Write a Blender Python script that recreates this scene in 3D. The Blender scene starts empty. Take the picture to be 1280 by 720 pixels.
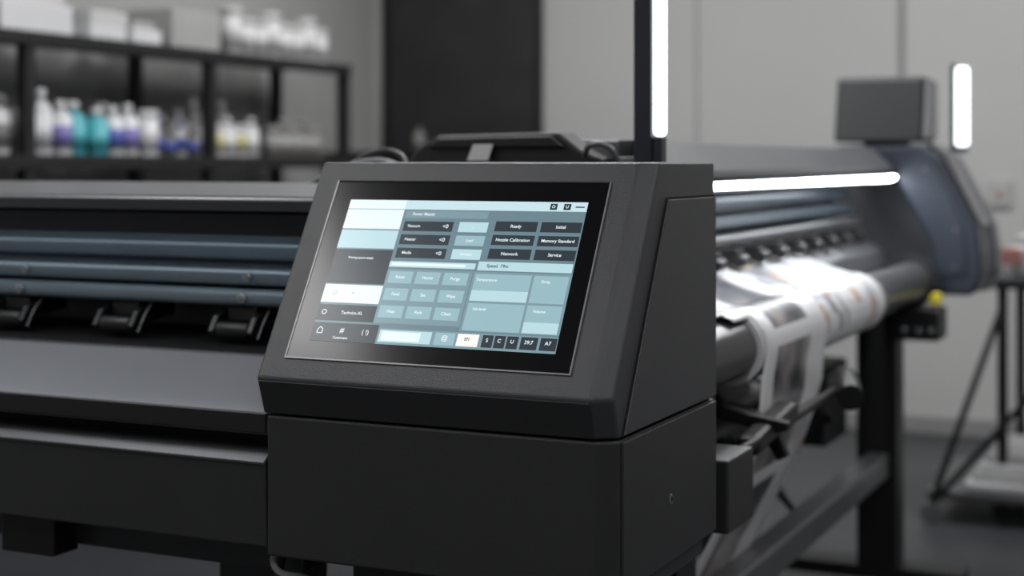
import bpy, bmesh, math, random
from mathutils import Vector, Matrix
random.seed(7)
E=1.25
sc=bpy.context.scene
col=sc.collection
sc.view_settings.view_transform='Standard'
sc.view_settings.look='None'

# ---------------- materials ----------------
def mat(name,c,rough=.5,metal=0,var=.12,vscale=3,bump=0,bscale=300,emit=None,es=0,coat=0,spec=.5):
    m=bpy.data.materials.new(name); m.use_nodes=True
    nt=m.node_tree; b=nt.nodes['Principled BSDF']
    b.inputs['Base Color'].default_value=(*c,1)
    b.inputs['Roughness'].default_value=rough; b.inputs['Metallic'].default_value=metal
    b.inputs['Specular IOR Level'].default_value=spec
    b.inputs['Coat Weight'].default_value=coat
    tc=nt.nodes.new('ShaderNodeTexCoord')
    if var>0:
        n=nt.nodes.new('ShaderNodeTexNoise'); n.inputs['Scale'].default_value=vscale; n.inputs['Detail'].default_value=5
        nt.links.new(tc.outputs['Object'],n.inputs['Vector'])
        r=nt.nodes.new('ShaderNodeValToRGB')
        r.color_ramp.elements[0].position=.3; r.color_ramp.elements[1].position=.7
        r.color_ramp.elements[0].color=(*[x*(1-var) for x in c],1)
        r.color_ramp.elements[1].color=(*[min(1,x*(1+var)) for x in c],1)
        nt.links.new(n.outputs['Fac'],r.inputs['Fac']); nt.links.new(r.outputs['Color'],b.inputs['Base Color'])
    if bump>0:
        n2=nt.nodes.new('ShaderNodeTexNoise'); n2.inputs['Scale'].default_value=bscale; n2.inputs['Detail'].default_value=2
        nt.links.new(tc.outputs['Object'],n2.inputs['Vector'])
        bp=nt.nodes.new('ShaderNodeBump'); bp.inputs['Strength'].default_value=bump; bp.inputs['Distance'].default_value=.002
        nt.links.new(n2.outputs['Fac'],bp.inputs['Height']); nt.links.new(bp.outputs['Normal'],b.inputs['Normal'])
    if emit:
        b.inputs['Emission Color'].default_value=(*emit,1); b.inputs['Emission Strength'].default_value=es
    return m
M={}
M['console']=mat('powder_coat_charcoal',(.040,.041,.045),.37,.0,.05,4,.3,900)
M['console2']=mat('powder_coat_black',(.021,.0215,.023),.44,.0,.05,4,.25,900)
M['edge']=mat('edge_trim',(.22,.22,.23),.35,.3,.03)
M['glass']=mat('black_glass',(.006,.006,.007),.16,0,0,spec=.25)
M['seam']=mat('seam_black',(.003,.003,.003),.8,0,0)
M['pgray']=mat('printer_gray',(.135,.138,.150),.32,.3,.06,3)
M['apron']=mat('apron_gray',(.21,.215,.24),.34,.0,.06,3)
M['pgray2']=mat('printer_silver_edge',(.24,.24,.25),.32,.5,.06,3)
M['pdark']=mat('printer_dark',(.029,.030,.034),.36,.1,.08,3)
M['pblack']=mat('printer_black',(.007,.007,.008),.45,0,.08,3)
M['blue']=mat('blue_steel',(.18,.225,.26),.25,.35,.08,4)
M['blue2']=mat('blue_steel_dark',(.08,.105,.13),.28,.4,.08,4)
M['cheek']=mat('cheek_blue_gray',(.040,.049,.070),.4,.2,.1,5)
M['steel']=mat('steel',(.5,.52,.55),.25,.8,.05)
M['tube']=mat('roller_gray',(.13,.13,.135),.28,.4,.06)
M['rail']=mat('rail_gray',(.12,.122,.13),.35,.4,.08)
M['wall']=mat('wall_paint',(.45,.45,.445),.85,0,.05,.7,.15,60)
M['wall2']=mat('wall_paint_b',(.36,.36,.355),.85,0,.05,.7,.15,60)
M['joint']=mat('wall_joint',(.24,.24,.24),.8,0,0)
M['floor']=mat('floor_concrete',(.032,.034,.039),.42,0,.2,1.5,.1,40)
M['ceil']=mat('ceiling_paint',(.5,.5,.5),.9,0,.03,1)
M['door']=mat('door_dark',(.020,.020,.021),.6,0,.25,6,.3,80)
M['shelf']=mat('shelf_metal',(.014,.014,.015),.5,.2,.08,5)
M['white']=mat('white_plastic',(.70,.70,.72),.4,0,.03,8)
M['boxw']=mat('white_carton',(.55,.55,.55),.7,0,.05,6)
M['boxg']=mat('gray_carton',(.38,.38,.37),.7,0,.06,6)
M['cyan']=mat('cyan_liquid',(.08,.40,.46),.35,0,.08,8)
M['purple']=mat('purple_label',(.20,.17,.44),.45,0,.08,8)
M['bluel']=mat('blue_label',(.08,.11,.40),.45,0,.08,8)
M['yel']=mat('yellow_label',(.55,.51,.26),.45,0,.08,8)
M['dimj']=mat('dim_plastic',(.18,.17,.16),.45,0,.08,8)
M['paper']=mat('white_paper',(.78,.78,.80),.45,0,.02,4)
M['knoby']=mat('yellow_knob',(.65,.55,.05),.4,0,.03)
M['red']=mat('red_plastic',(.35,.16,.14),.5,0,.03)
M['lamp']=mat('led_diffuser',(.9,.9,.9),.5,0,0,emit=(.90,.95,1),es=3.0)
M['strip']=mat('led_strip',(.9,.9,.9),.5,0,0,emit=(.93,.97,1),es=26)
M['added_glow']=mat('added_glow_dim',(.9,.9,.9),.5,0,0,emit=(.85,.94,1),es=3)  # dim glow added inside the left printer
M['lamph']=mat('lamp_housing',(.022,.026,.036),.35,.2,.05)
M['fix']=mat('unseen_ceiling_diffuser',(.9,.9,.9),.5,0,0,emit=(1,1,1),es=2)

# ---------------- builders ----------------
def root(name,loc=(0,0,0)):
    o=bpy.data.objects.new(name,None); o.empty_display_size=.1
    o.location=(loc[0],loc[1],loc[2]+E); col.objects.link(o); return o
def finish(name,me,mats,parent,bevel=0,seg=2,smooth=False):
    o=bpy.data.objects.new(name,me); col.objects.link(o)
    for m in (mats if isinstance(mats,(list,tuple)) else [mats]): me.materials.append(m)
    if bevel>0:
        md=o.modifiers.new('bevel','BEVEL'); md.width=bevel; md.segments=seg; md.limit_method='ANGLE'; md.angle_limit=math.radians(25)
    if parent is not None:
        o.parent=parent; o.matrix_parent_inverse=Matrix.Translation(parent.location).inverted()
    return o
def box(name,x0,x1,y0,y1,z0,z1,m,parent=None,bevel=.003,rot=None,seg=2):
    bm=bmesh.new()
    vs=[bm.verts.new((x,y,z+E)) for x in (x0,x1) for y in (y0,y1) for z in (z0,z1)]
    for f in ((0,1,3,2),(4,6,7,5),(0,4,5,1),(2,3,7,6),(0,2,6,4),(1,5,7,3)):
        bm.faces.new([vs[i] for i in f])
    if rot:
        c=Vector(((x0+x1)/2,(y0+y1)/2,(z0+z1)/2+E))
        bmesh.ops.rotate(bm,verts=bm.verts,cent=c,matrix=Matrix.Rotation(rot[0],3,rot[1]))
    bmesh.ops.recalc_face_normals(bm,faces=bm.faces)
    me=bpy.data.meshes.new(name); bm.to_mesh(me); bm.free()
    return finish(name,me,m,parent,bevel,seg)
def prism(name,pts,axis,lo,hi,m,parent=None,bevel=.003,seg=2,hi_pts=None):
    bm=bmesh.new()
    def P(p,t):
        if axis=='X': return (t,p[0],p[1]+E)
        if axis=='Y': return (p[0],t,p[1]+E)
        return (p[0],p[1],t+E)
    A=[bm.verts.new(P(p,lo)) for p in pts]; B=[bm.verts.new(P(p,hi)) for p in (hi_pts or pts)]
    bm.faces.new(A); bm.faces.new(B)
    n=len(pts)
    for i in range(n): bm.faces.new((A[i],A[(i+1)%n],B[(i+1)%n],B[i]))
    bmesh.ops.recalc_face_normals(bm,faces=bm.faces)
    me=bpy.data.meshes.new(name); bm.to_mesh(me); bm.free()
    return finish(name,me,m,parent,bevel,seg)
def cyl(name,p0,p1,r,m,parent=None,r2=None,n=32,bevel=.0015):
    p0=Vector(p0)+Vector((0,0,E)); p1=Vector(p1)+Vector((0,0,E)); d=p1-p0
    bm=bmesh.new()
    bmesh.ops.create_cone(bm,cap_ends=True,segments=n,radius1=r,radius2=r if r2 is None else r2,depth=d.length)
    q=d.to_track_quat('Z','Y').to_matrix().to_4x4()
    bmesh.ops.transform(bm,matrix=Matrix.Translation((p0+p1)/2)@q,verts=bm.verts)
    me=bpy.data.meshes.new(name); bm.to_mesh(me); bm.free()
    for p in me.polygons: p.use_smooth=len(p.vertices)==4
    return finish(name,me,m,parent,bevel)
def lathe_into(bm,cx,cy,cz,prof,mi,n=18):
    rings=[]
    for r,z in prof:
        rings.append([bm.verts.new((cx+r*math.cos(2*math.pi*i/n),cy+r*math.sin(2*math.pi*i/n),cz+z+E)) for i in range(n)])
    for k in range(len(rings)-1):
        for i in range(n):
            f=bm.faces.new((rings[k][i],rings[k][(i+1)%n],rings[k+1][(i+1)%n],rings[k+1][i])); f.material_index=mi[k]; f.smooth=True
    f=bm.faces.new(list(reversed(rings[0]))); f.material_index=mi[0]
    f=bm.faces.new(rings[-1]); f.material_index=mi[-1]
def bottle(name,cx,cy,cz,r,h,body,label,cap,parent,kind='bottle'):
    bm=bmesh.new()
    if kind=='bottle':
        prof=[(r*.9,0),(r,.01*1),(r,h*.18),(r*1.01,h*.18),(r*1.01,h*.55),(r,h*.55),(r,h*.68),(r*.75,h*.77),(r*.38,h*.81),(r*.38,h*.84),(r*.45,h*.84),(r*.42,h)]
        mi=[0,0,0,1,0,0,0,0,0,2,2]
    elif kind=='spray':
        prof=[(r*.9,0),(r,.01),(r,h*.5),(r*.6,h*.62),(r*.3,h*.68),(r*.3,h*.75),(r*.5,h*.75),(r*.45,h*.88),(r*.6,h*.9),(r*.5,h)]
        mi=[0,1,0,0,0,2,2,2,2]
    else:
        prof=[(r*.95,0),(r,.006),(r,h*.2),(r*1.01,h*.2),(r*1.01,h*.7),(r,h*.7),(r,h*.8),(r*.9,h*.83),(r*1.03,h*.84),(r*1.03,h*.98),(r*.98,h)]
        mi=[0,0,0,1,0,0,0,2,2,2]
    lathe_into(bm,cx,cy,cz,prof,mi)
    bmesh.ops.recalc_face_normals(bm,faces=bm.faces)
    me=bpy.data.meshes.new(name); bm.to_mesh(me); bm.free()
    return finish(name,me,[body,label,cap],parent)
def tube(name,pts,r,m,parent=None):
    cu=bpy.data.curves.new(name,'CURVE'); cu.dimensions='3D'; cu.bevel_depth=r; cu.bevel_resolution=4; cu.resolution_u=10
    s=cu.splines.new('BEZIER'); s.bezier_points.add(len(pts)-1)
    for bp,p in zip(s.bezier_points,pts):
        bp.co=(p[0],p[1],p[2]+E); bp.handle_left_type=bp.handle_right_type='AUTO'
    cu.materials.append(m)
    o=bpy.data.objects.new(name,cu); col.objects.link(o)
    if parent is not None:
        o.parent=parent; o.matrix_parent_inverse=Matrix.Translation(parent.location).inverted()
    return o

# ---------------- room ----------------
LW,BW,RW,FW,CZ=-4.25,7.3,3.2,-2.2,2.0
box('floor',LW-.1,RW+.1,FW-.1,BW+.1,-1.35,-1.25,M['floor'],bevel=0)
box('ceiling',LW-.1,RW+.1,FW-.1,BW+.1,CZ,CZ+.1,M['ceil'],bevel=0)
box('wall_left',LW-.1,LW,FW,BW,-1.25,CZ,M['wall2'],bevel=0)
box('wall_back',LW-.1,RW+.1,BW,BW+.1,-1.25,CZ,M['wall'],bevel=0)
box('wall_right',RW,RW+.1,FW,BW,-1.25,CZ,M['wall'],bevel=0)
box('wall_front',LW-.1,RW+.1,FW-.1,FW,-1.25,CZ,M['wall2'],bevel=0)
d=root('door_1',(-3.7,BW-.02,-1.25))
box('door_leaf',-4.13,-3.27,BW-.035,BW-.001,-1.25,1.0,M['door'],d)
box('door_frame_left',-4.17,-4.13,BW-.05,BW-.001,-1.25,1.05,M['shelf'],d)
box('door_frame_right',-3.27,-3.24,BW-.05,BW-.001,-1.25,1.05,M['shelf'],d)
box('door_frame_top',-4.17,-3.24,BW-.05,BW-.001,1.0,1.05,M['shelf'],d)
cyl('door_handle',(-3.36,BW-.09,-.2),(-3.48,BW-.09,-.2),.012,M['steel'],d)
box('trim_1',-2.42,-2.41,BW-.004,BW-.0005,-1.25,CZ,M['joint'],bevel=0)
box('trim_2',-1.43,-1.41,BW-.02,BW-.0005,.2,CZ,M['joint'],bevel=.005)
box('baseboard_back',-3.2,RW,BW-.015,BW-.0005,-1.25,-1.17,M['joint'],bevel=.003)
wo=root('wall_outlet',(-.98,BW,-.15))
box('plate',-1.03,-.93,BW-.02,BW-.0005,-.2,-.08,M['boxg'],wo)
box('switch',-.99,-.97,BW-.03,BW-.0205,-.16,-.13,M['red'],wo)

# ---------------- shelf ----------------
sh=root('storage_shelf',(-4.0,5.2,-1.25))
sx0,sx1=-4.18,-3.76
for i,y in enumerate((4.13,5.18,6.22)):
    box(f'front_post_{i}',sx1-.045,sx1,y-.025,y+.025,-1.25,.45,M['shelf'],sh)
    box(f'rear_post_{i}',sx0,sx0+.045,y-.025,y+.025,-1.25,.45,M['shelf'],sh)
for i,z in enumerate((-1.05,-.5,.02,.45)):
    box(f'shelf_board_{i}',sx0,sx1,4.1,6.245,z-.012,z,M['shelf'],sh)
    box(f'shelf_lip_{i}',sx1-.004,sx1+.008,4.1,6.245,z-.045,z+.003,M['shelf'],sh)
box('front_post_3',sx1-.045,sx1,3.1,3.15,-1.25,.45,M['shelf'],sh)
box('rear_post_3',sx0,sx0+.045,3.1,3.15,-1.25,.45,M['shelf'],sh)
for i,z in enumerate((-1.05,-.5,.02,.45)):
    box(f'side_board_{i}',sx0,sx1,3.1,4.1,z-.012,z,M['shelf'],sh)
    box(f'side_lip_{i}',sx1-.004,sx1+.008,3.1,4.1,z-.045,z+.003,M['shelf'],sh)

bt=root('ink_bottles',(-3.9,5.2,.022))
Z0=.0225
def B(y,x,r,h,bd,lb,cp,k='bottle'):
    bottle('bottle',x,y,Z0,r,h,M[bd],M[lb],M[cp],bt,k)
row=[(3.98,.045,.22,'dimj','dimj','dimj','spray'),(4.08,.04,.2,'white','dimj','dimj','bottle')]
for t in row: B(t[0],-3.86,t[1],t[2],*t[3:])
lst=[(4.20,.045,.23,'white','white','white','bottle'),(4.29,.04,.24,'white','white','white','bottle'),
(4.37,.042,.20,'white','purple','white','bottle'),(4.46,.050,.20,'cyan','cyan','white','bottle'),
(4.57,.046,.18,'cyan','cyan','white','bottle'),(4.67,.042,.19,'white','bluel','white','bottle'),
(4.77,.044,.20,'white','purple','white','bottle'),(4.87,.042,.18,'white','white','white','jar')]
for t in lst: B(t[0],-3.85+random.uniform(-.02,.02),t[1],t[2],*t[3:])
for t in [(4.25,.05,.22,'white','bluel','white','bottle'),(4.42,.05,.23,'white','white','white','bottle'),(4.6,.05,.2,'white','purple','white','bottle'),(4.8,.05,.21,'white','white','white','spray')]:
    B(t[0],-4.02,*t[1:])
for k in range(6):
    y=4.92+k*.075
    if abs(y-5.18)<.035: continue
    B(y,-3.9,.028,.11+.03*(k%2),'dimj' if k%3 else 'white','bluel','bluel' if k%2 else 'dimj','bottle')
for k in range(5):
    B(4.95+k*.09,-4.05,.035,.15+.02*(k%2),'dimj','dimj','white','bottle')
for k in range(5):
    y=5.27+k*.085
    B(y,-3.88,.036,.14+.03*((k+1)%2),'white','yel' if k%2 else 'white','white','jar' if k%2 else 'bottle')
for k in range(4):
    B(5.3+k*.1,-4.03,.04,.2+.05*(k%2),'boxg' if k%2 else 'white','white','white','bottle')
for k in range(5):
    y=5.8+k*.085
    B(y,-3.9,.038,.14+.03*(k%2),'dimj','boxg','boxg','bottle' if k%2 else 'jar')
cb=root('carton_boxes',(-3.95,4.6,.452))
ZT=.4535
def C(y0,y1,x0,x1,z0,z1,m): box('carton',x0,x1,y0,y1,ZT+z0,ZT+z1,M[m],cb,.004)
C(3.6,4.02,-4.12,-3.82,0,.13,'boxw'); C(3.62,4.0,-4.1,-3.85,.131,.22,'boxg')
C(4.06,4.42,-4.12,-3.83,0,.11,'white'); C(4.07,4.40,-4.12,-3.85,.111,.19,'boxw')
C(4.52,4.72,-4.1,-3.83,0,.055,'white'); C(4.53,4.74,-4.1,-3.84,.056,.115,'boxw'); C(4.75,4.92,-4.1,-3.82,0,.06,'white'); C(4.77,4.90,-4.1,-3.84,.061,.09,'boxg')
C(5.0,5.32,-4.1,-3.83,0,.16,'boxg')
jr=root('white_jars',(-3.9,5.8,.452))
for k in range(8):
    for q in range(2):
        bottle('jar',-3.85-q*.15,5.42+k*.098,ZT,.045,.16 if (k+q)%3 else .20,M['boxw'],M['boxw'],M['boxw'],jr,'jar')
lc=root('storage_bins',(-3.95,5.0,-.49))
for k in range(5):
    box('bin',-4.1,-3.82,4.25+k*.38,4.25+k*.38+.3,-.496,-.499+.2,M['dimj' if k%2 else 'boxg'],lc,.01)
cn=root('small_cabinet',(-3.9,6.95,-1.25))
box('carcass',-4.2,-3.66,6.75,7.22,-1.25,.035,M['shelf'],cn)
box('top',-4.22,-3.64,6.73,7.22,.036,.055,M['pdark'],cn)
box('door_front',-4.17,-3.69,6.735,6.749,-1.2,.0,M['pdark'],cn)
bottle('handle_jar',-3.75,6.9,.056,.03,.12,M['dimj'],M['dimj'],M['dimj'],cn,'bottle')

# ---------------- left large format printer ----------------
lp=root('large_format_printer',(-2.2,2.2,-1.25))
X0,X1=-3.15,-1.274
prism('top_cover',[(2.13,-.083),(2.10,-.079),(2.097,-.060),(2.105,-.054),(2.5,-.0385),(2.62,-.05),(2.62,-.12),(2.3,-.12)],'X',X0,X1,M['pgray'],lp,.004)
prism('cover_front',[(2.0965,-.0615),(2.0965,-.079),(2.131,-.0845),(2.131,-.082),(2.1005,-.077),(2.0985,-.0615)],'X',X0,X1,M['pdark'],lp,.001)
prism('cover_lip',[(2.115,-.084),(2.13,-.120),(2.15,-.122),(2.165,-.105),(2.25,-.100),(2.25,-.084)],'X',X0,X1,M['pblack'],lp,.002)
box('added_glow_strip',X0+.05,X1-.05,2.172,2.192,-.112,-.106,M['added_glow'],lp,.001)  # hidden glowing strip added to brighten the rails below
box('rear_body',X0,X1,2.36,2.62,-.56,-.121,M['pdark'],lp)
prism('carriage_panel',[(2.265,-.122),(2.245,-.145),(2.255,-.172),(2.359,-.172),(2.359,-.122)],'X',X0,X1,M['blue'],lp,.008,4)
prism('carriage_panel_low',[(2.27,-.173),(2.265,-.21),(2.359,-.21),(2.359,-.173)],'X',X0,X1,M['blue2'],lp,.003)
box('guide_rail_upper',X0,X1,2.215,2.289,-.212,-.182,M['blue'],lp,.012,seg=4)
box('guide_rail_lower',X0,X1,2.20,2.30,-.246,-.217,M['blue'],lp,.013,seg=4)
for k in range(4):
    x=-1.536-k*.49
    for z,y in ((-.196,2.2145),(-.231,2.1995)):
        cyl('rail_bolt',(x,y,z),(x,y-.008,z),.0085,M['steel'],lp)
        cyl('rail_bolt',(x+.0,y-.008,z),(x,y-.011,z),.005,M['pgray2'],lp)
prism('platen',[(2.121,-.322),(2.13,-.314),(2.359,-.300),(2.359,-.34),(2.121,-.34)],'X',X0,X1,M['pblack'],lp,.002)
x=-1.55
arm=[(2.25,-.247),(2.195,-.262),(2.178,-.288),(2.187,-.297),(2.21,-.285),(2.30,-.275),(2.30,-.247)]
while x>-3.1:
    prism('pinch_arm',arm,'X',x-.045,x-.034,M['pblack'],lp,.002)
    prism('pinch_arm',arm,'X',x+.034,x+.045,M['pblack'],lp,.002)
    cyl('pinch_roller',(x-.032,2.195,-.286),(x+.032,2.195,-.286),.014,M['pblack'],lp)
    box('pinch_block',x-.030,x+.030,2.215,2.29,-.275,-.2475,M['pblack'],lp,.004)
    tube('pinch_spring',[(x+.055,2.22,-.25),(x+.062,2.19,-.27),(x+.060,2.175,-.297)],.002,M['pgray'],lp)
    x-=.25
prism('front_apron',[(1.882,-.362),(1.884,-.392),(1.90,-.398),(2.0,-.40),(2.12,-.345),(2.12,-.317),(2.105,-.315)],'X',X0,X1,M['apron'],lp,.004)
prism('apron_front_face',[(1.8795,-.364),(1.8795,-.392),(1.8835,-.393),(1.8835,-.362)],'X',X0,X1,M['pblack'],lp,.0015)
box('inner_recess',X0,X1,1.96,2.36,-.55,-.401,M['seam'],lp,0)
prism('lower_panel',[(1.880,-.436),(1.892,-.426),(1.955,-.424),(1.955,-.558),(1.884,-.558)],'X',X0,X1,M['console2'],lp,.003)
prism('lower_panel_lip',[(1.878,-.438),(1.890,-.4265),(1.893,-.4255),(1.955,-.4235),(1.955,-.42),(1.889,-.4225),(1.875,-.433)],'X',X0,X1,M['pgray'],lp,.0015)
box('bottom_beam',X0,X1,1.98,2.30,-.62,-.56,M['pdark'],lp,.005)
for xx in (-1.42,-3.0):
    box('leg',xx-.06,xx+.06,2.05,2.19,-1.15,-.62,M['pdark'],lp,.006)
    box('foot',xx-.05,xx+.05,1.75,2.6,-1.19,-1.15,M['pdark'],lp,.006)
    for yy in (1.82,2.53):
        cyl('caster',(xx-.02,yy,-1.22),(xx+.02,yy,-1.22),.03,M['pblack'],lp)
for xx in (-1.766,-2.5):
    box('under_bracket',xx-.055,xx+.055,1.93,1.99,-.63,-.559,M['pblack'],lp,.004)
box('lower_crossbar',-2.94,-1.48,2.09,2.15,-1.0,-.92,M['pdark'],lp,.005)
pc=root('power_cables',(-1.3,2.0,-.7))
tube('cable_a',[(-1.30,1.95,-.56),(-1.29,1.93,-.60),(-1.24,1.95,-.62),(-1.22,2.0,-.9),(-1.27,2.1,-1.24)],.005,M['boxg'],pc)
tube('cable_b',[(-1.30,1.98,-.56),(-1.30,1.95,-.62),(-1.33,1.95,-.8),(-1.3,2.1,-1.24)],.006,M['pblack'],pc)

# ---------------- control console ----------------
cc=root('control_console',(-1.0,2.08,-.56))
cx0,cx1=-1.27,-.73
ch=.025
bot=[(cx0+.006,1.868),(cx1-ch,1.868),(cx1,1.888),(cx1,2.29),(cx0+.006,2.29)]
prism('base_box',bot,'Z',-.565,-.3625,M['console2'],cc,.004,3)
def head():
    bm=bmesh.new()
    def ring(z,yf,xr_f,yc):
        return [(cx0,yf,z),(xr_f,yf,z),(cx1,yc,z),(cx1,2.29,z),(cx0,2.29,z)]
    L=[ring(-.360,1.868,cx1-ch,1.886),ring(-.307,1.850,cx1-ch,1.868),ring(0,2.03,cx1-ch,2.042)]
    V=[[bm.verts.new((p[0],p[1],p[2]+E)) for p in r] for r in L]
    bm.faces.new(V[0]); bm.faces.new(V[2])
    for k in range(2):
        for i in range(5):
            bm.faces.new((V[k][i],V[k][(i+1)%5],V[k+1][(i+1)%5],V[k+1][i]))
    bmesh.ops.recalc_face_normals(bm,faces=bm.faces)
    me=bpy.data.meshes.new('head_shell'); bm.to_mesh(me); bm.free()
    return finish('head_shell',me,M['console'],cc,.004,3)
head()
prism('chin_strip',[(1.8485,-.311),(1.8665,-.359),(1.869,-.358),(1.852,-.310)],'X',cx0+.004,cx1-ch-.002,M['console2'],cc,.0008)
def sidepan(name,pts,x0,x1,m,bv=.002): return prism(name,pts,'X',x0,x1,m,cc,bv)
sidepan('side_seam',[(1.893,-.3585),(2.068,-.049),(2.2885,-.049),(2.2885,-.3585)],cx1,cx1+.0006,M['seam'],0)
sidepan('side_panel',[(1.898,-.357),(2.071,-.0525),(2.288,-.0525),(2.288,-.357)],cx1+.0004,cx1+.004,M['console'],.0015)
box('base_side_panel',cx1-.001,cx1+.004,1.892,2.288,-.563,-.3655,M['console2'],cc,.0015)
cyl('side_screw',(cx1+.0035,2.078,-.475),(cx1+.0055,2.078,-.475),.0075,M['pgray'],cc)
cyl('side_screw_socket',(cx1+.0055,2.078,-.475),(cx1+.0058,2.078,-.475),.004,M['seam'],cc,bevel=0)
box('pedestal',-1.19,-.80,1.98,2.22,-1.21,-.566,M['pblack'],cc,.006)
box('pedestal_foot',-1.22,-.78,1.92,2.27,-1.249,-1.21,M['pdark'],cc,.006)
box('base_bracket',-.80,-.745,2.05,2.28,-.60,-.566,M['pdark'],cc,.003)
nv=Vector((0,-.307,.18)).normalized(); tv=Vector((0,.18,.307)).normalized()
def F(a,s,h): return Vector((a,1.85+.18*s,-.307+.307*s+E))+nv*h
def facebox(name,a0,a1,s0,s1,h0,h1,m,par,bevel=0):
    bm=bmesh.new()
    vs=[bm.verts.new(F(a,s,h)) for a in (a0,a1) for s in (s0,s1) for h in (h0,h1)]
    for f in ((0,1,3,2),(4,6,7,5),(0,4,5,1),(2,3,7,6),(0,2,6,4),(1,5,7,3)): bm.faces.new([vs[i] for i in f])
    bmesh.ops.recalc_face_normals(bm,faces=bm.faces)
    me=bpy.data.meshes.new(name); bm.to_mesh(me); bm.free()
    return finish(name,me,m,par,bevel)
ba0,ba1,bs0,bs1=-1.230,-.792,.098,.902
w=.0022; ws=w/.3559
facebox('bezel_glass',ba0,ba1,bs0,bs1,-.002,.0012,M['glass'],cc)
facebox('bezel_frame_left',ba0-w,ba0,bs0-ws,bs1+ws,-.002,.0022,M['edge'],cc)
facebox('bezel_frame_right',ba1,ba1+w,bs0-ws,bs1+ws,-.002,.0022,M['edge'],cc)
facebox('bezel_frame_bottom',ba0,ba1,bs0-ws,bs0,-.002,.0022,M['edge'],cc)
facebox('bezel_frame_top',ba0,ba1,bs1,bs1+ws,-.002,.0022,M['seam'],cc)
def ui(name,c,s): return mat('ui_'+name,(.01,.012,.014),.22,0,0,emit=c,es=s,spec=.3)
U={'bg':ui('background',(.15,.235,.275),1),'bg2':ui('panel',(.21,.32,.365),1),'dark':ui('dark',(.028,.038,.048),1),
'cy':ui('cyan',(.32,.50,.555),1),'cy2':ui('cyan_light',(.50,.72,.77),1),'wh':ui('white',(.82,.94,.98),1),'cream':ui('cream',(.98,.95,.90),1),
'txt':ui('text',(.85,.93,.97),1),'txtd':ui('text_dark',(.02,.04,.05),1),'hd':ui('header',(.60,.79,.85),1)}
sa0,sa1,ss0,ss1=-1.200,-.818,.173,.816
def UA(u): return sa0+(sa1-sa0)*u
def US(v): return ss1+(ss0-ss1)*v
def R(u0,u1,v0,v1,k,lvl=1,name='ui_tile'):
    facebox(name,UA(u0),UA(u1),US(v1),US(v0),.0012,.0012+.00025*(lvl+1),U[k],cc)
def T(u,v,txt,size,k='txt',lvl=3):
    cu=bpy.data.curves.new('ui_text','FONT'); cu.body=txt; cu.size=size*1.08; cu.align_x='CENTER'; cu.align_y='CENTER'
    cu.offset=.0001
    cu.materials.append(U[k]); o=bpy.data.objects.new('ui_text',cu); col.objects.link(o)
    p=F(UA(u),US(v),.0012+.00025*(lvl+1.2))
    mw=Matrix(((1,0,0,p.x),(0,tv.y,nv.y,p.y),(0,tv.z,nv.z,p.z),(0,0,0,1)))
    o.parent=cc; o.matrix_parent_inverse=Matrix.Translation(cc.location).inverted(); o.matrix_basis=mw
R(0,1,0,1,'bg',0,'display')
R(0,1,0,.065,'hd'); R(.0,.25,.0,.065,'wh',2)
for u in (.868,.922): R(u-.014,u+.014,.012,.055,'txtd',2)
T(.868,.034,'O',.006,'wh'); T(.922,.034,'U',.006,'wh'); R(.955,.99,.03,.038,'txtd',2)
R(0,.25,.07,.21,'wh'); R(0,.25,.22,.35,'cy2'); R(0,.25,.36,.60,'dark'); T(.12,.42,'Printing queue empty',.0045)  # first white tile paints the glare at the screen's top left
R(0,.25,.61,.735,'wh'); T(.05,.67,'O',.009,'cy',3); T(.13,.67,'=',.009,'cy',3)
R(0,.25,.75,.86,'dark'); T(.03,.805,'O',.010); T(.15,.805,'Technics-XL',.0065)
R(0,.28,.875,1,'dark'); 
T(.035,.93,'\u2302',.014); T(.13,.925,'#',.011); T(.13,.975,'Customers',.005); T(.23,.93,'( !)',.009)
R(.26,.61,.075,.125,'bg2'); T(.34,.10,'Power Master',.006)
for i,v in enumerate((.15,.245,.34)):
    R(.265,.475,v,v+.07,'dark'); T(.31,v+.035,['Vacuum','Heater','Media'][i],.006); T(.445,v+.035,'<0',.008)
    R(.50,.62,v,v+.07,'cy2' if i!=1 else 'cy'); T(.56,v+.035,['...','Load','Contact'][i],.0055,'wh')
    for j,(u0,u1) in enumerate(((.65,.82),(.835,.995))):
        R(u0,u1,v-.01,v+.06,'dark'); T((u0+u1)/2,v+.025,[['Ready','Initial'],['Nozzle Calibration','Memory Standard'],['Network','Service']][i][j],.0064,'wh')
R(.25,.61,.435,.475,'cy2'); R(.26,.57,.445,.465,'wh',2); R(.62,.995,.42,.48,'cy2'); T(.70,.45,'Speed  79m',.0065,'txtd')
R(.25,.605,.49,.86,'bg2')
for i in range(3):
    for j in range(3):
        u=.262+i*.115; v=.505+j*.118
        R(u,u+.10,v,v+.082,'cy',2); T(u+.05,v+.041,[['Reset','Feed','Heat'],['Home','Set','Park'],['Purge','Wipe','Clean']][i][j],.0062,'wh',4)
R(.61,1,.49,.885,'bg2')
for i,(u0,u1) in enumerate(((.62,.845),(.855,.99))):
    for j,(v0,v1) in enumerate(((.505,.685),(.70,.88))):
        R(u0,u1,v0,v1,'cy',2); T(u0+.05,v0+.04,[['Temperature','Ink level'],['Drop','Volume']][i][j],.0055,'wh',4)
        if i==j: R(u0,u1,v1-.07,v1,'cy2',3)
R(.285,1,.895,1,'bg2',1)
R(.29,.505,.905,.985,'cy2',2); R(.30,.46,.915,.975,'wh',3); R(.52,.60,.905,.985,'cy',2); T(.56,.94,'@',.009,'wh',4)
R(.61,.695,.905,.985,'cream',2); T(.65,.94,'EFI',.006,'txtd',4)
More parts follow.
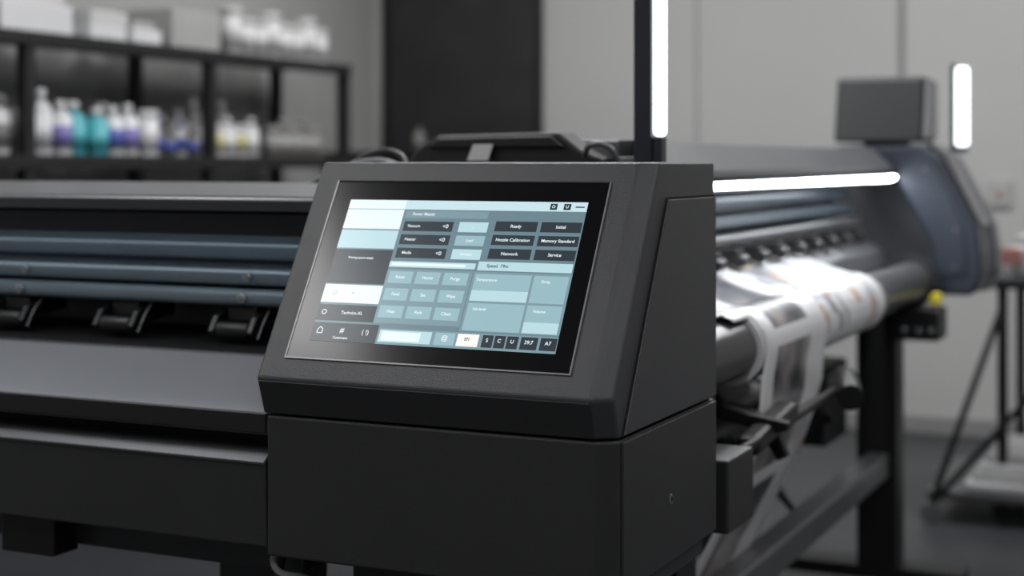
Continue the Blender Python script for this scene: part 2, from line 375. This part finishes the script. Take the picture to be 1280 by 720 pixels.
for i in range(2): 
    R(.71+i*.048,.752+i*.048,.905,.985,'dark',2); T(.73+i*.048,.94,'SC'[i],.007,'wh',4)
R(.806,.85,.905,.985,'dark',2); T(.828,.94,'U',.007,'wh',4)
R(.86,.925,.905,.985,'dark',2); T(.892,.94,'39:7',.007,'wh',4); R(.935,.998,.905,.985,'dark',2); T(.966,.94,'A7',.007,'wh',4)

# ---------------- right printer (perpendicular) ----------------
rp=root('roll_to_roll_printer',(-1.1,3.7,-1.25))
Y0,Y1=2.62,4.72
prism('cover',[(-.935,-.034),(-.938,-.018),(-1.0,.040),(-1.38,.046),(-1.40,.03),(-1.40,-.03),(-1.10,-.034)],'Y',Y0,Y1,M['pgray'],rp,.005)
prism('light_strip_housing',[(-.93,-.036),(-.93,-.040),(-1.02,-.044),(-1.02,-.035)],'Y',Y0,Y1,M['pblack'],rp,.001)
prism('light_strip',[(-.928,-.0405),(-.932,-.050),(-.950,-.055),(-.958,-.0435)],'Y',Y0+.1,Y1-.03,M['strip'],rp,.002)
box('rear_frame',-1.40,-1.13,Y0,Y1,-.50,-.035,M['pdark'],rp)
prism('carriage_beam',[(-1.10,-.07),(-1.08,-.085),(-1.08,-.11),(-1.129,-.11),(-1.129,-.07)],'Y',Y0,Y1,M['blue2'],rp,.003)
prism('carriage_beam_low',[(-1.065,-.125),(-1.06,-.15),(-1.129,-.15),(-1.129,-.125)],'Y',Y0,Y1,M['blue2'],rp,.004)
box('guide_rail',-1.10,-1.04,Y0,Y1,-.19,-.165,M['rail'],rp,.008,seg=4)
prism('platen',[(-1.129,-.232),(-1.02,-.238),(-.975,-.262),(-.955,-.31),(-.97,-.40),(-1.129,-.40)],'Y',Y0,Y1,M['pgray'],rp,.006)
y=Y0+.2
while y<Y1-.1:
    box('pinch_block',-1.07,-1.0,y-.03,y+.03,-.228,-.191,M['pblack'],rp,.004)
    cyl('pinch_roller',(-1.0,y-.026,-.218),(-1.0,y+.026,-.218),.014,M['pblack'],rp)
    y+=.17
chk=[(-1.12,.05),(-.865,.052),(-.815,.02),(-.705,-.19),(-.690,-.27),(-.690,-.345),(-.715,-.395),(-.815,-.395),(-.835,-.36),(-.83,-.25),(-.90,-.12),(-.95,-.03),(-1.12,-.03)]
prism('end_cheek',chk,'Y',4.725,5.0,M['cheek'],rp,.012,3)
prism('end_cheek_outer',[(-1.12,.056),(-.862,.058),(-.806,.02),(-.696,-.19),(-.682,-.27),(-.682,-.345),(-.71,-.402),(-1.3,-.402),(-1.4,-.3),(-1.4,.03)],'Y',5.001,5.12,M['pgray'],rp,.012,3)
prism('cheek_trim',[(-.858,.054),(-.812,.024),(-.70,-.187),(-.694,-.19),(-.806,.032),(-.852,.062)],'Y',4.80,4.95,M['pgray2'],rp,.001)
prism('cheek_inner_plate',[(-.86,.02),(-.83,.005),(-.74,-.18),(-.73,-.27),(-.73,-.33),(-.80,-.34),(-.80,-.24),(-.875,-.10),(-.92,-.02)],'Y',4.719,4.7255,M['cheek'],rp,.002)
for (bx,bz) in ((-.85,-.02),(-.76,-.20),(-.765,-.31)):
    cyl('cheek_bolt',(bx,4.719,bz),(bx,4.714,bz),.006,M['pgray2'],rp)
prism('near_end_cap',[(-1.405,-.40),(-1.405,.004),(-1.385,.026),(-1.345,.050),(-1.10,.054),(-1.06,.024),(-1.02,.008),(-1.0,-.06),(-1.0,-.40)],'Y',2.54,2.618,M['pblack'],rp,.006,3)
prism('cap_ridge',[(-1.36,.028),(-1.335,.044),(-1.11,.047),(-1.085,.028)],'Y',2.530,2.541,M['pblack'],rp,.002)
prism('cap_label',[(-1.275,.003),(-1.262,.033),(-1.222,.033),(-1.232,.003)],'Y',2.526,2.5295,M['boxw'],rp,.001)
cyl('cap_knob',(-.985,2.60,.012),(-.985,2.60,.04),.022,M['pdark'],rp)
box('cap_plate',-1.0,-.935,2.56,2.618,-.40,.01,M['pgray'],rp,.004)
RA,RZ=-.87,-.35
cyl('roll_bar',(RA,2.5,RZ),(RA,4.724,RZ),.058,M['tube'],rp,n=48)
cyl('roll_bar_flange',(RA,4.62,RZ),(RA,4.66,RZ),.075,M['pdark'],rp,n=48)
box('near_bracket',-1.05,-.72,2.33,2.47,-.58,-.465,M['console2'],rp,.004)
box('near_bracket_arm',-.93,-.80,2.43,2.52,-.46,-.30,M['pblack'],rp,.006)
for yy in (2.62,4.53):
    box('leg',-1.0,-.885,yy-.055,yy+.055,-1.16,-.40,M['pblack'],rp,.005)
    box('foot',-1.35,-.70,yy-.05,yy+.05,-1.20,-1.16,M['pblack'],rp,.005)
    for xx in (-.75,-1.3):
        cyl('caster',(xx,yy-.02,-1.2245),(xx,yy+.02,-1.2245),.025,M['pblack'],rp)
box('leg_bracket',-.90,-.765,4.46,4.60,-.505,-.415,M['pblack'],rp,.006)
for dx in (-.86,-.82,-.785):
    cyl('bracket_bolt',(dx,4.459,-.475),(dx,4.450,-.475),.010,M['steel'],rp)
cyl('tension_knob',(-.785,4.55,-.39),(-.785,4.51,-.39),.018,M['knoby'],rp)
box('front_rail',-.97,-.905,2.68,4.47,-.90,-.83,M['rail'],rp,.008,seg=3)
box('rear_rail',-1.35,-1.29,2.6,4.6,-.75,-.68,M['pdark'],rp,.006)
cyl('take_up_bar',(-1.16,2.5,-.66),(-1.16,4.5,-.66),.03,M['pdark'],rp)
box('dark_backing',-1.36,-1.30,2.7,4.45,-1.05,-.501,M['pblack'],rp,.01)  # added black panel, stands in for the darkness under the printer
box('take_up_motor',-1.20,-1.02,4.2,4.45,-.78,-.56,M['pdark'],rp,.01)
prism('clamp_arm',[(-1.0,-.43),(-.82,-.455),(-.77,-.49),(-.75,-.54),(-.77,-.55),(-.80,-.50),(-.85,-.48),(-1.0,-.47)],'Y',2.79,2.815,M['pblack'],rp,.004)
prism('clamp_arm',[(-1.0,-.45),(-.82,-.475),(-.77,-.49),(-.73,-.48),(-.73,-.465),(-.80,-.455),(-.85,-.44),(-1.0,-.43)],'Y',2.72,2.745,M['pblack'],rp,.004)
box('clamp_body',-.80,-.755,2.62,2.9,-.50,-.465,M['pblack'],rp,.012,rot=(.10,'X'))
cyl('clamp_bar',(-.765,2.55,-.49),(-.765,3.28,-.475),.010,M['pblack'],rp)
cyl('knob_stem',(-.77,3.25,-.475),(-.74,3.2,-.475),.014,M['pblack'],rp)
cyl('knob',(-.765,3.29,-.465),(-.725,3.19,-.485),.034,M['pblack'],rp,r2=.028)
for i,(yy,zz) in enumerate(((3.4,-.6),(3.6,-.7),(4.0,-.55))):
    tube('hose',[(-1.30,yy,-.53),(-1.0,yy+.05,zz-.1),(-1.02,yy+.2,zz-.15),(-1.30,yy+.35,-.55)],.008,M['pblack'],rp)
bottle('waste_ink_bottle',-1.12,3.75,-1.2495,.05,.2,M['purple'],M['white'],M['pblack'],None,'bottle')

# printed media (UV: u = position across the roll, v = length along the sheet, metres)
def print_mat():
    m=bpy.data.materials.new('printed_vinyl'); m.use_nodes=True; nt=m.node_tree; b=nt.nodes['Principled BSDF']
    b.inputs['Roughness'].default_value=.28
    tc=nt.nodes.new('ShaderNodeTexCoord'); sp=nt.nodes.new('ShaderNodeSeparateXYZ'); nt.links.new(tc.outputs['UV'],sp.inputs[0])
    mr=nt.nodes.new('ShaderNodeMapRange'); mr.inputs['From Min'].default_value=2.5; mr.inputs['From Max'].default_value=3.95
    nt.links.new(sp.outputs['X'],mr.inputs['Value'])
    ramp=nt.nodes.new('ShaderNodeValToRGB'); cr=ramp.color_ramp; cr.interpolation='CONSTANT'
    def pos(y): return (y-2.5)/1.45
    stops=[(2.5,(0,0,0)),(2.68,(1,0,0)),(2.79,(0,0,0)),(2.90,(1,0,0)),(3.15,(0,0,0)),(3.28,(0,1,0)),(3.50,(0,0,0)),(3.58,(0,1,0)),(3.80,(0,0,0))]
    cr.elements[0].position=0; cr.elements[0].color=(0,0,0,1); cr.elements[1].position=pos(stops[1][0]); cr.elements[1].color=(1,0,0,1)
    for y,c in stops[2:]:
        e=cr.elements.new(pos(y)); e.color=(*c,1)
    nt.links.new(mr.outputs[0],ramp.inputs['Fac'])
    sc2=nt.nodes.new('ShaderNodeSeparateColor'); nt.links.new(ramp.outputs['Color'],sc2.inputs[0])
    n=nt.nodes.new('ShaderNodeTexNoise'); n.inputs['Scale'].default_value=7; n.inputs['Detail'].default_value=2; nt.links.new(tc.outputs['UV'],n.inputs['Vector'])
    r1=nt.nodes.new('ShaderNodeValToRGB'); c1=r1.color_ramp
    c1.elements[0].position=.34; c1.elements[0].color=(.05,.05,.06,1); c1.elements[1].position=.68; c1.elements[1].color=(.55,.55,.58,1)
    e=c1.elements.new(.46); e.color=(.14,.14,.16,1); e=c1.elements.new(.56); e.color=(.30,.26,.24,1)
    nt.links.new(n.outputs['Fac'],r1.inputs['Fac'])
    fr=nt.nodes.new('ShaderNodeMath'); fr.operation='MULTIPLY'; fr.inputs[1].default_value=3.4; nt.links.new(sp.outputs['Y'],fr.inputs[0])
    ff=nt.nodes.new('ShaderNodeMath'); ff.operation='FRACT'; nt.links.new(fr.outputs[0],ff.inputs[0])
    gt=nt.nodes.new('ShaderNodeMath'); gt.operation='GREATER_THAN'; gt.inputs[1].default_value=.12; nt.links.new(ff.outputs[0],gt.inputs[0])
    pm_=nt.nodes.new('ShaderNodeMath'); pm_.operation='MULTIPLY'; nt.links.new(gt.outputs[0],pm_.inputs[0]); nt.links.new(sc2.outputs[0],pm_.inputs[1])
    n2=nt.nodes.new('ShaderNodeTexVoronoi'); n2.voronoi_dimensions='2D'; n2.distance='CHEBYCHEV'; n2.inputs['Scale'].default_value=24; n2.inputs['Randomness'].default_value=.45; nt.links.new(tc.outputs['UV'],n2.inputs['Vector'])
    h2=nt.nodes.new('ShaderNodeSeparateColor'); nt.links.new(n2.outputs['Color'],h2.inputs[0])
    r2=nt.nodes.new('ShaderNodeValToRGB'); c2=r2.color_ramp; c2.interpolation='CONSTANT'
    c2.elements[0].position=.0; c2.elements[0].color=(.55,.36,.22,1); c2.elements[1].position=.52; c2.elements[1].color=(.74,.75,.78,1)
    e=c2.elements.new(.18); e.color=(.26,.26,.29,1); e=c2.elements.new(.34); e.color=(.48,.48,.52,1)
    nt.links.new(h2.outputs[1],r2.inputs['Fac'])
    x1=nt.nodes.new('ShaderNodeMix'); x1.data_type='RGBA'; x1.inputs[6].default_value=(.8,.8,.82,1)
    nt.links.new(pm_.outputs[0],x1.inputs[0]); nt.links.new(r1.outputs['Color'],x1.inputs[7])
    x2=nt.nodes.new('ShaderNodeMix'); x2.data_type='RGBA'
    nt.links.new(sc2.outputs[1],x2.inputs[0]); nt.links.new(x1.outputs[2],x2.inputs[6]); nt.links.new(r2.outputs['Color'],x2.inputs[7])
    nt.links.new(x2.outputs[2],b.inputs['Base Color'])
    return m
def sheet(name,path,y0,y1,m,par,thick=.0008,s0=0,skew=None):
    bm=bmesh.new(); ny=12; uvl=bm.loops.layers.uv.new('UVMap')
    ls=[s0]
    for i in range(1,len(path)): ls.append(ls[-1]+math.dist(path[i],path[i-1]))
    sk=[(0 if skew is None else skew(i/(len(path)-1))) for i in range(len(path))]
    g=[[bm.verts.new((p[0],y0+sk[i]+(y1-y0)*j/ny,p[1]+E)) for j in range(ny+1)] for i,p in enumerate(path)]
    for i in range(len(path)-1):
        for j in range(ny):
            f=bm.faces.new((g[i][j],g[i+1][j],g[i+1][j+1],g[i][j+1])); f.smooth=True
            for lp_,(a,b_) in zip(f.loops,((i,j),(i+1,j),(i+1,j+1),(i,j+1))):
                lp_[uvl].uv=(y0+(y1-y0)*b_/ny,ls[a])
    me=bpy.data.meshes.new(name); bm.to_mesh(me); bm.free()
    o=finish(name,me,m,par)
    md=o.modifiers.new('s','SOLIDIFY'); md.thickness=thick
    return o
pm=root('printed_vinyl_roll',(RA,3.2,RZ))
PR=.073
PMAT=print_mat()
top=[(-1.09,-.229),(-1.03,-.233),(-.985,-.245),(-.94,-.262)]
arc=[]
for k in range(0,13):
    an=math.radians(100-k*11); arc.append((RA+PR*math.cos(an),RZ+PR*math.sin(an)))
sheet('sheet_over_platen',top+arc[:3],2.64,3.90,PMAT,pm,s0=.06)
sheet('sheet_flap',arc[2:5],2.72,2.82,M['paper'],pm)
cyl('wound_core',(RA,2.81,RZ),(RA,3.893,RZ),.0700,M['paper'],pm,n=64)
full=[(RA+PR*.99*math.cos(math.radians(80-k*10)),RZ+PR*.99*math.sin(math.radians(80-k*10))) for k in range(37)]
sheet('wound_media',full,3.29,3.895,PMAT,pm,s0=.2)
tail=arc[:11]+[(-.805,-.405),(-.808,-.46),(-.825,-.53),(-.855,-.62),(-.90,-.71),(-.95,-.81),(-.995,-.91),(-1.03,-1.02),(-1.05,-1.12),(-1.06,-1.2)]
sheet('hanging_sheet',tail,2.82,3.30,PMAT,pm,s0=.2,skew=lambda t:-.05*max(0,t-.5)*2)

mb=root('rear_control_box',(-.97,4.85,.06))
prism('box_shell',[(4.74,.062),(4.79,.262),(4.98,.262),(4.98,.062)],'X',-1.13,-.865,M['pdark'],mb,.01,3)
prism('box_lit_side',[(4.755,.075),(4.80,.25),(4.97,.25),(4.97,.075)],'X',-.8645,-.855,M['pgray2'],mb,.004)  # light on the right side is put into this lighter material
box('box_foot',-1.05,-.93,4.80,4.92,.0505,.0615,M['pblack'],mb,.001)

def lightbar(x,y,z0,z1,base,hw=.033,dw=.0185,name='vertical_light_bar'):
    lb=root(name,(x,y,z0))
    box('housing',x+.003-hw,x+.003,y-.018,y+.018,z0,z1,M['lamph'],lb,.003)
    box('diffuser',x+.0035,x+.0035+dw,y-.015,y+.015,z0+base,z1-.01,M['lamp'],lb,.008,seg=4)
    box('base_cap',x+.0035,x+.0015+dw,y-.014,y+.014,z0,z0+base-.001,M['lamph'],lb,.002)
lightbar(-.920,2.54,-.10,.385,.145)
lightbar(-.785,4.86,.03,.300,.02,.014,.036)

ch_=root('cable_bundle',(-1.45,2.6,0))
tube('cable_a',[(-1.56,2.55,-.044),(-1.55,2.57,-.01),(-1.50,2.58,.018),(-1.43,2.56,.012),(-1.40,2.53,-.02),(-1.36,2.5,-.043)],.006,M['pblack'],ch_)
tube('cable_b',[(-1.60,2.5,-.043),(-1.55,2.52,-.015),(-1.47,2.53,.004),(-1.41,2.52,-.01),(-1.37,2.48,-.043)],.005,M['pgray'],ch_)
tube('cable_c',[(-1.04,2.52,.012),(-1.02,2.50,.03),(-.99,2.50,.028),(-.97,2.52,-.01)],.005,M['pgray'],ch_)

# work cart on the far right
S=-.25
wc=root('work_cart',(-.25+S,5.9,-1.25))
box('top',-.60+S,.45+S,5.6,6.2,-.44,-.40,M['pdark'],wc,.006)
for (x,y) in ((-.50,5.65),(.35,5.65),(-.50,6.15),(.35,6.15)):
    cyl('leg',(x+S,y,-.44),(x+S,y,-1.19),.018,M['pblack'],wc)
    cyl('caster',(x+S,y-.02,-1.215),(x+S,y+.02,-1.215),.034,M['pblack'],wc)
cyl('brace_a',(-.50+S,5.65,-.5),(-.72+S,5.5,-1.19),.012,M['pblack'],wc)
cyl('brace_b',(-.72+S,5.5,-1.19),(-.1+S,5.62,-.44),.012,M['pblack'],wc)
cyl('brace_foot',(-.72+S,5.48,-1.215),(-.72+S,5.52,-1.215),.034,M['pgray'],wc)
box('bottom_shelf',-.74+S,.42+S,5.52,6.2,-1.17,-1.145,M['rail'],wc,.004)
for i in range(4):
    box('folded_media',-.62+.02*i+S,.3-.03*i+S,5.58+.02*i,6.1,-1.144+i*.03,-1.144+i*.03+.028,M['boxw' if i%2 else 'paper'],wc,.008)
eq=root('cutting_tool_box',(-.3+S,5.9,-.4))
box('case',-.48+S,.1+S,5.7,6.1,-.399,-.29,M['boxw'],eq,.015)
box('lid',-.47+S,.09+S,5.71,6.09,-.289,-.26,M['boxg'],eq,.01)
box('handle',-.52+S,-.44+S,5.66,5.695,-.36,-.30,M['red'],eq,.006)

# ---------------- lighting ----------------
def area(name,loc,sx,sy,en,rot=(0,0,0),c=(1,1,1)):
    l=bpy.data.lights.new(name,'AREA'); l.shape='RECTANGLE'; l.size=sx; l.size_y=sy; l.energy=en; l.color=c
    o=bpy.data.objects.new(name,l); o.location=(loc[0],loc[1],loc[2]+E); o.rotation_euler=rot; col.objects.link(o); return o
def fixture(x,y,sx,sy,en):
    r=root('unseen_ceiling_light',(x,y,CZ-.04))
    box('frame',x-sx/2-.03,x+sx/2+.03,y-sy/2-.03,y+sy/2+.03,CZ-.05,CZ-.001,M['white'],r,.004)
    box('diffuser',x-sx/2,x+sx/2,y-sy/2,y+sy/2,CZ-.056,CZ-.0505,M['fix'],r,0)
    a=area('unseen_ceiling_lamp',(x,y,CZ-.06),sx,sy,en); a.parent=r; a.matrix_parent_inverse=Matrix.Translation(r.location).inverted()
fixture(-1.7,3.6,1.6,.5,50)
fixture(-2.7,5.6,1.6,.5,30)
fixture(-.2,5.6,1.6,.5,48)
fixture(1.4,2.6,.5,1.6,26)
fixture(-3.0,.9,.5,1.6,42)  # this and the next two: unseen fixtures added as front light
fixture(.3,.0,.5,1.6,25)
fixture(-1.3,-1.2,1.6,.5,14)
w=bpy.data.worlds.new('room_ambient'); sc.world=w; w.use_nodes=True
w.node_tree.nodes['Background'].inputs[0].default_value=(.8,.85,.95,1); w.node_tree.nodes['Background'].inputs[1].default_value=.2

# ---------------- camera ----------------
cam=bpy.data.cameras.new('camera'); co=bpy.data.objects.new('camera',cam); col.objects.link(co)
co.location=(0,0,E); co.rotation_euler=(math.radians(90),0,math.atan2(.4243,.9055))
cam.sensor_width=36; cam.lens=1940/1280*36; cam.shift_y=-157/1280
cam.clip_start=.05
cam.dof.use_dof=True; cam.dof.focus_distance=2.12; cam.dof.aperture_fstop=2.35
sc.camera=co
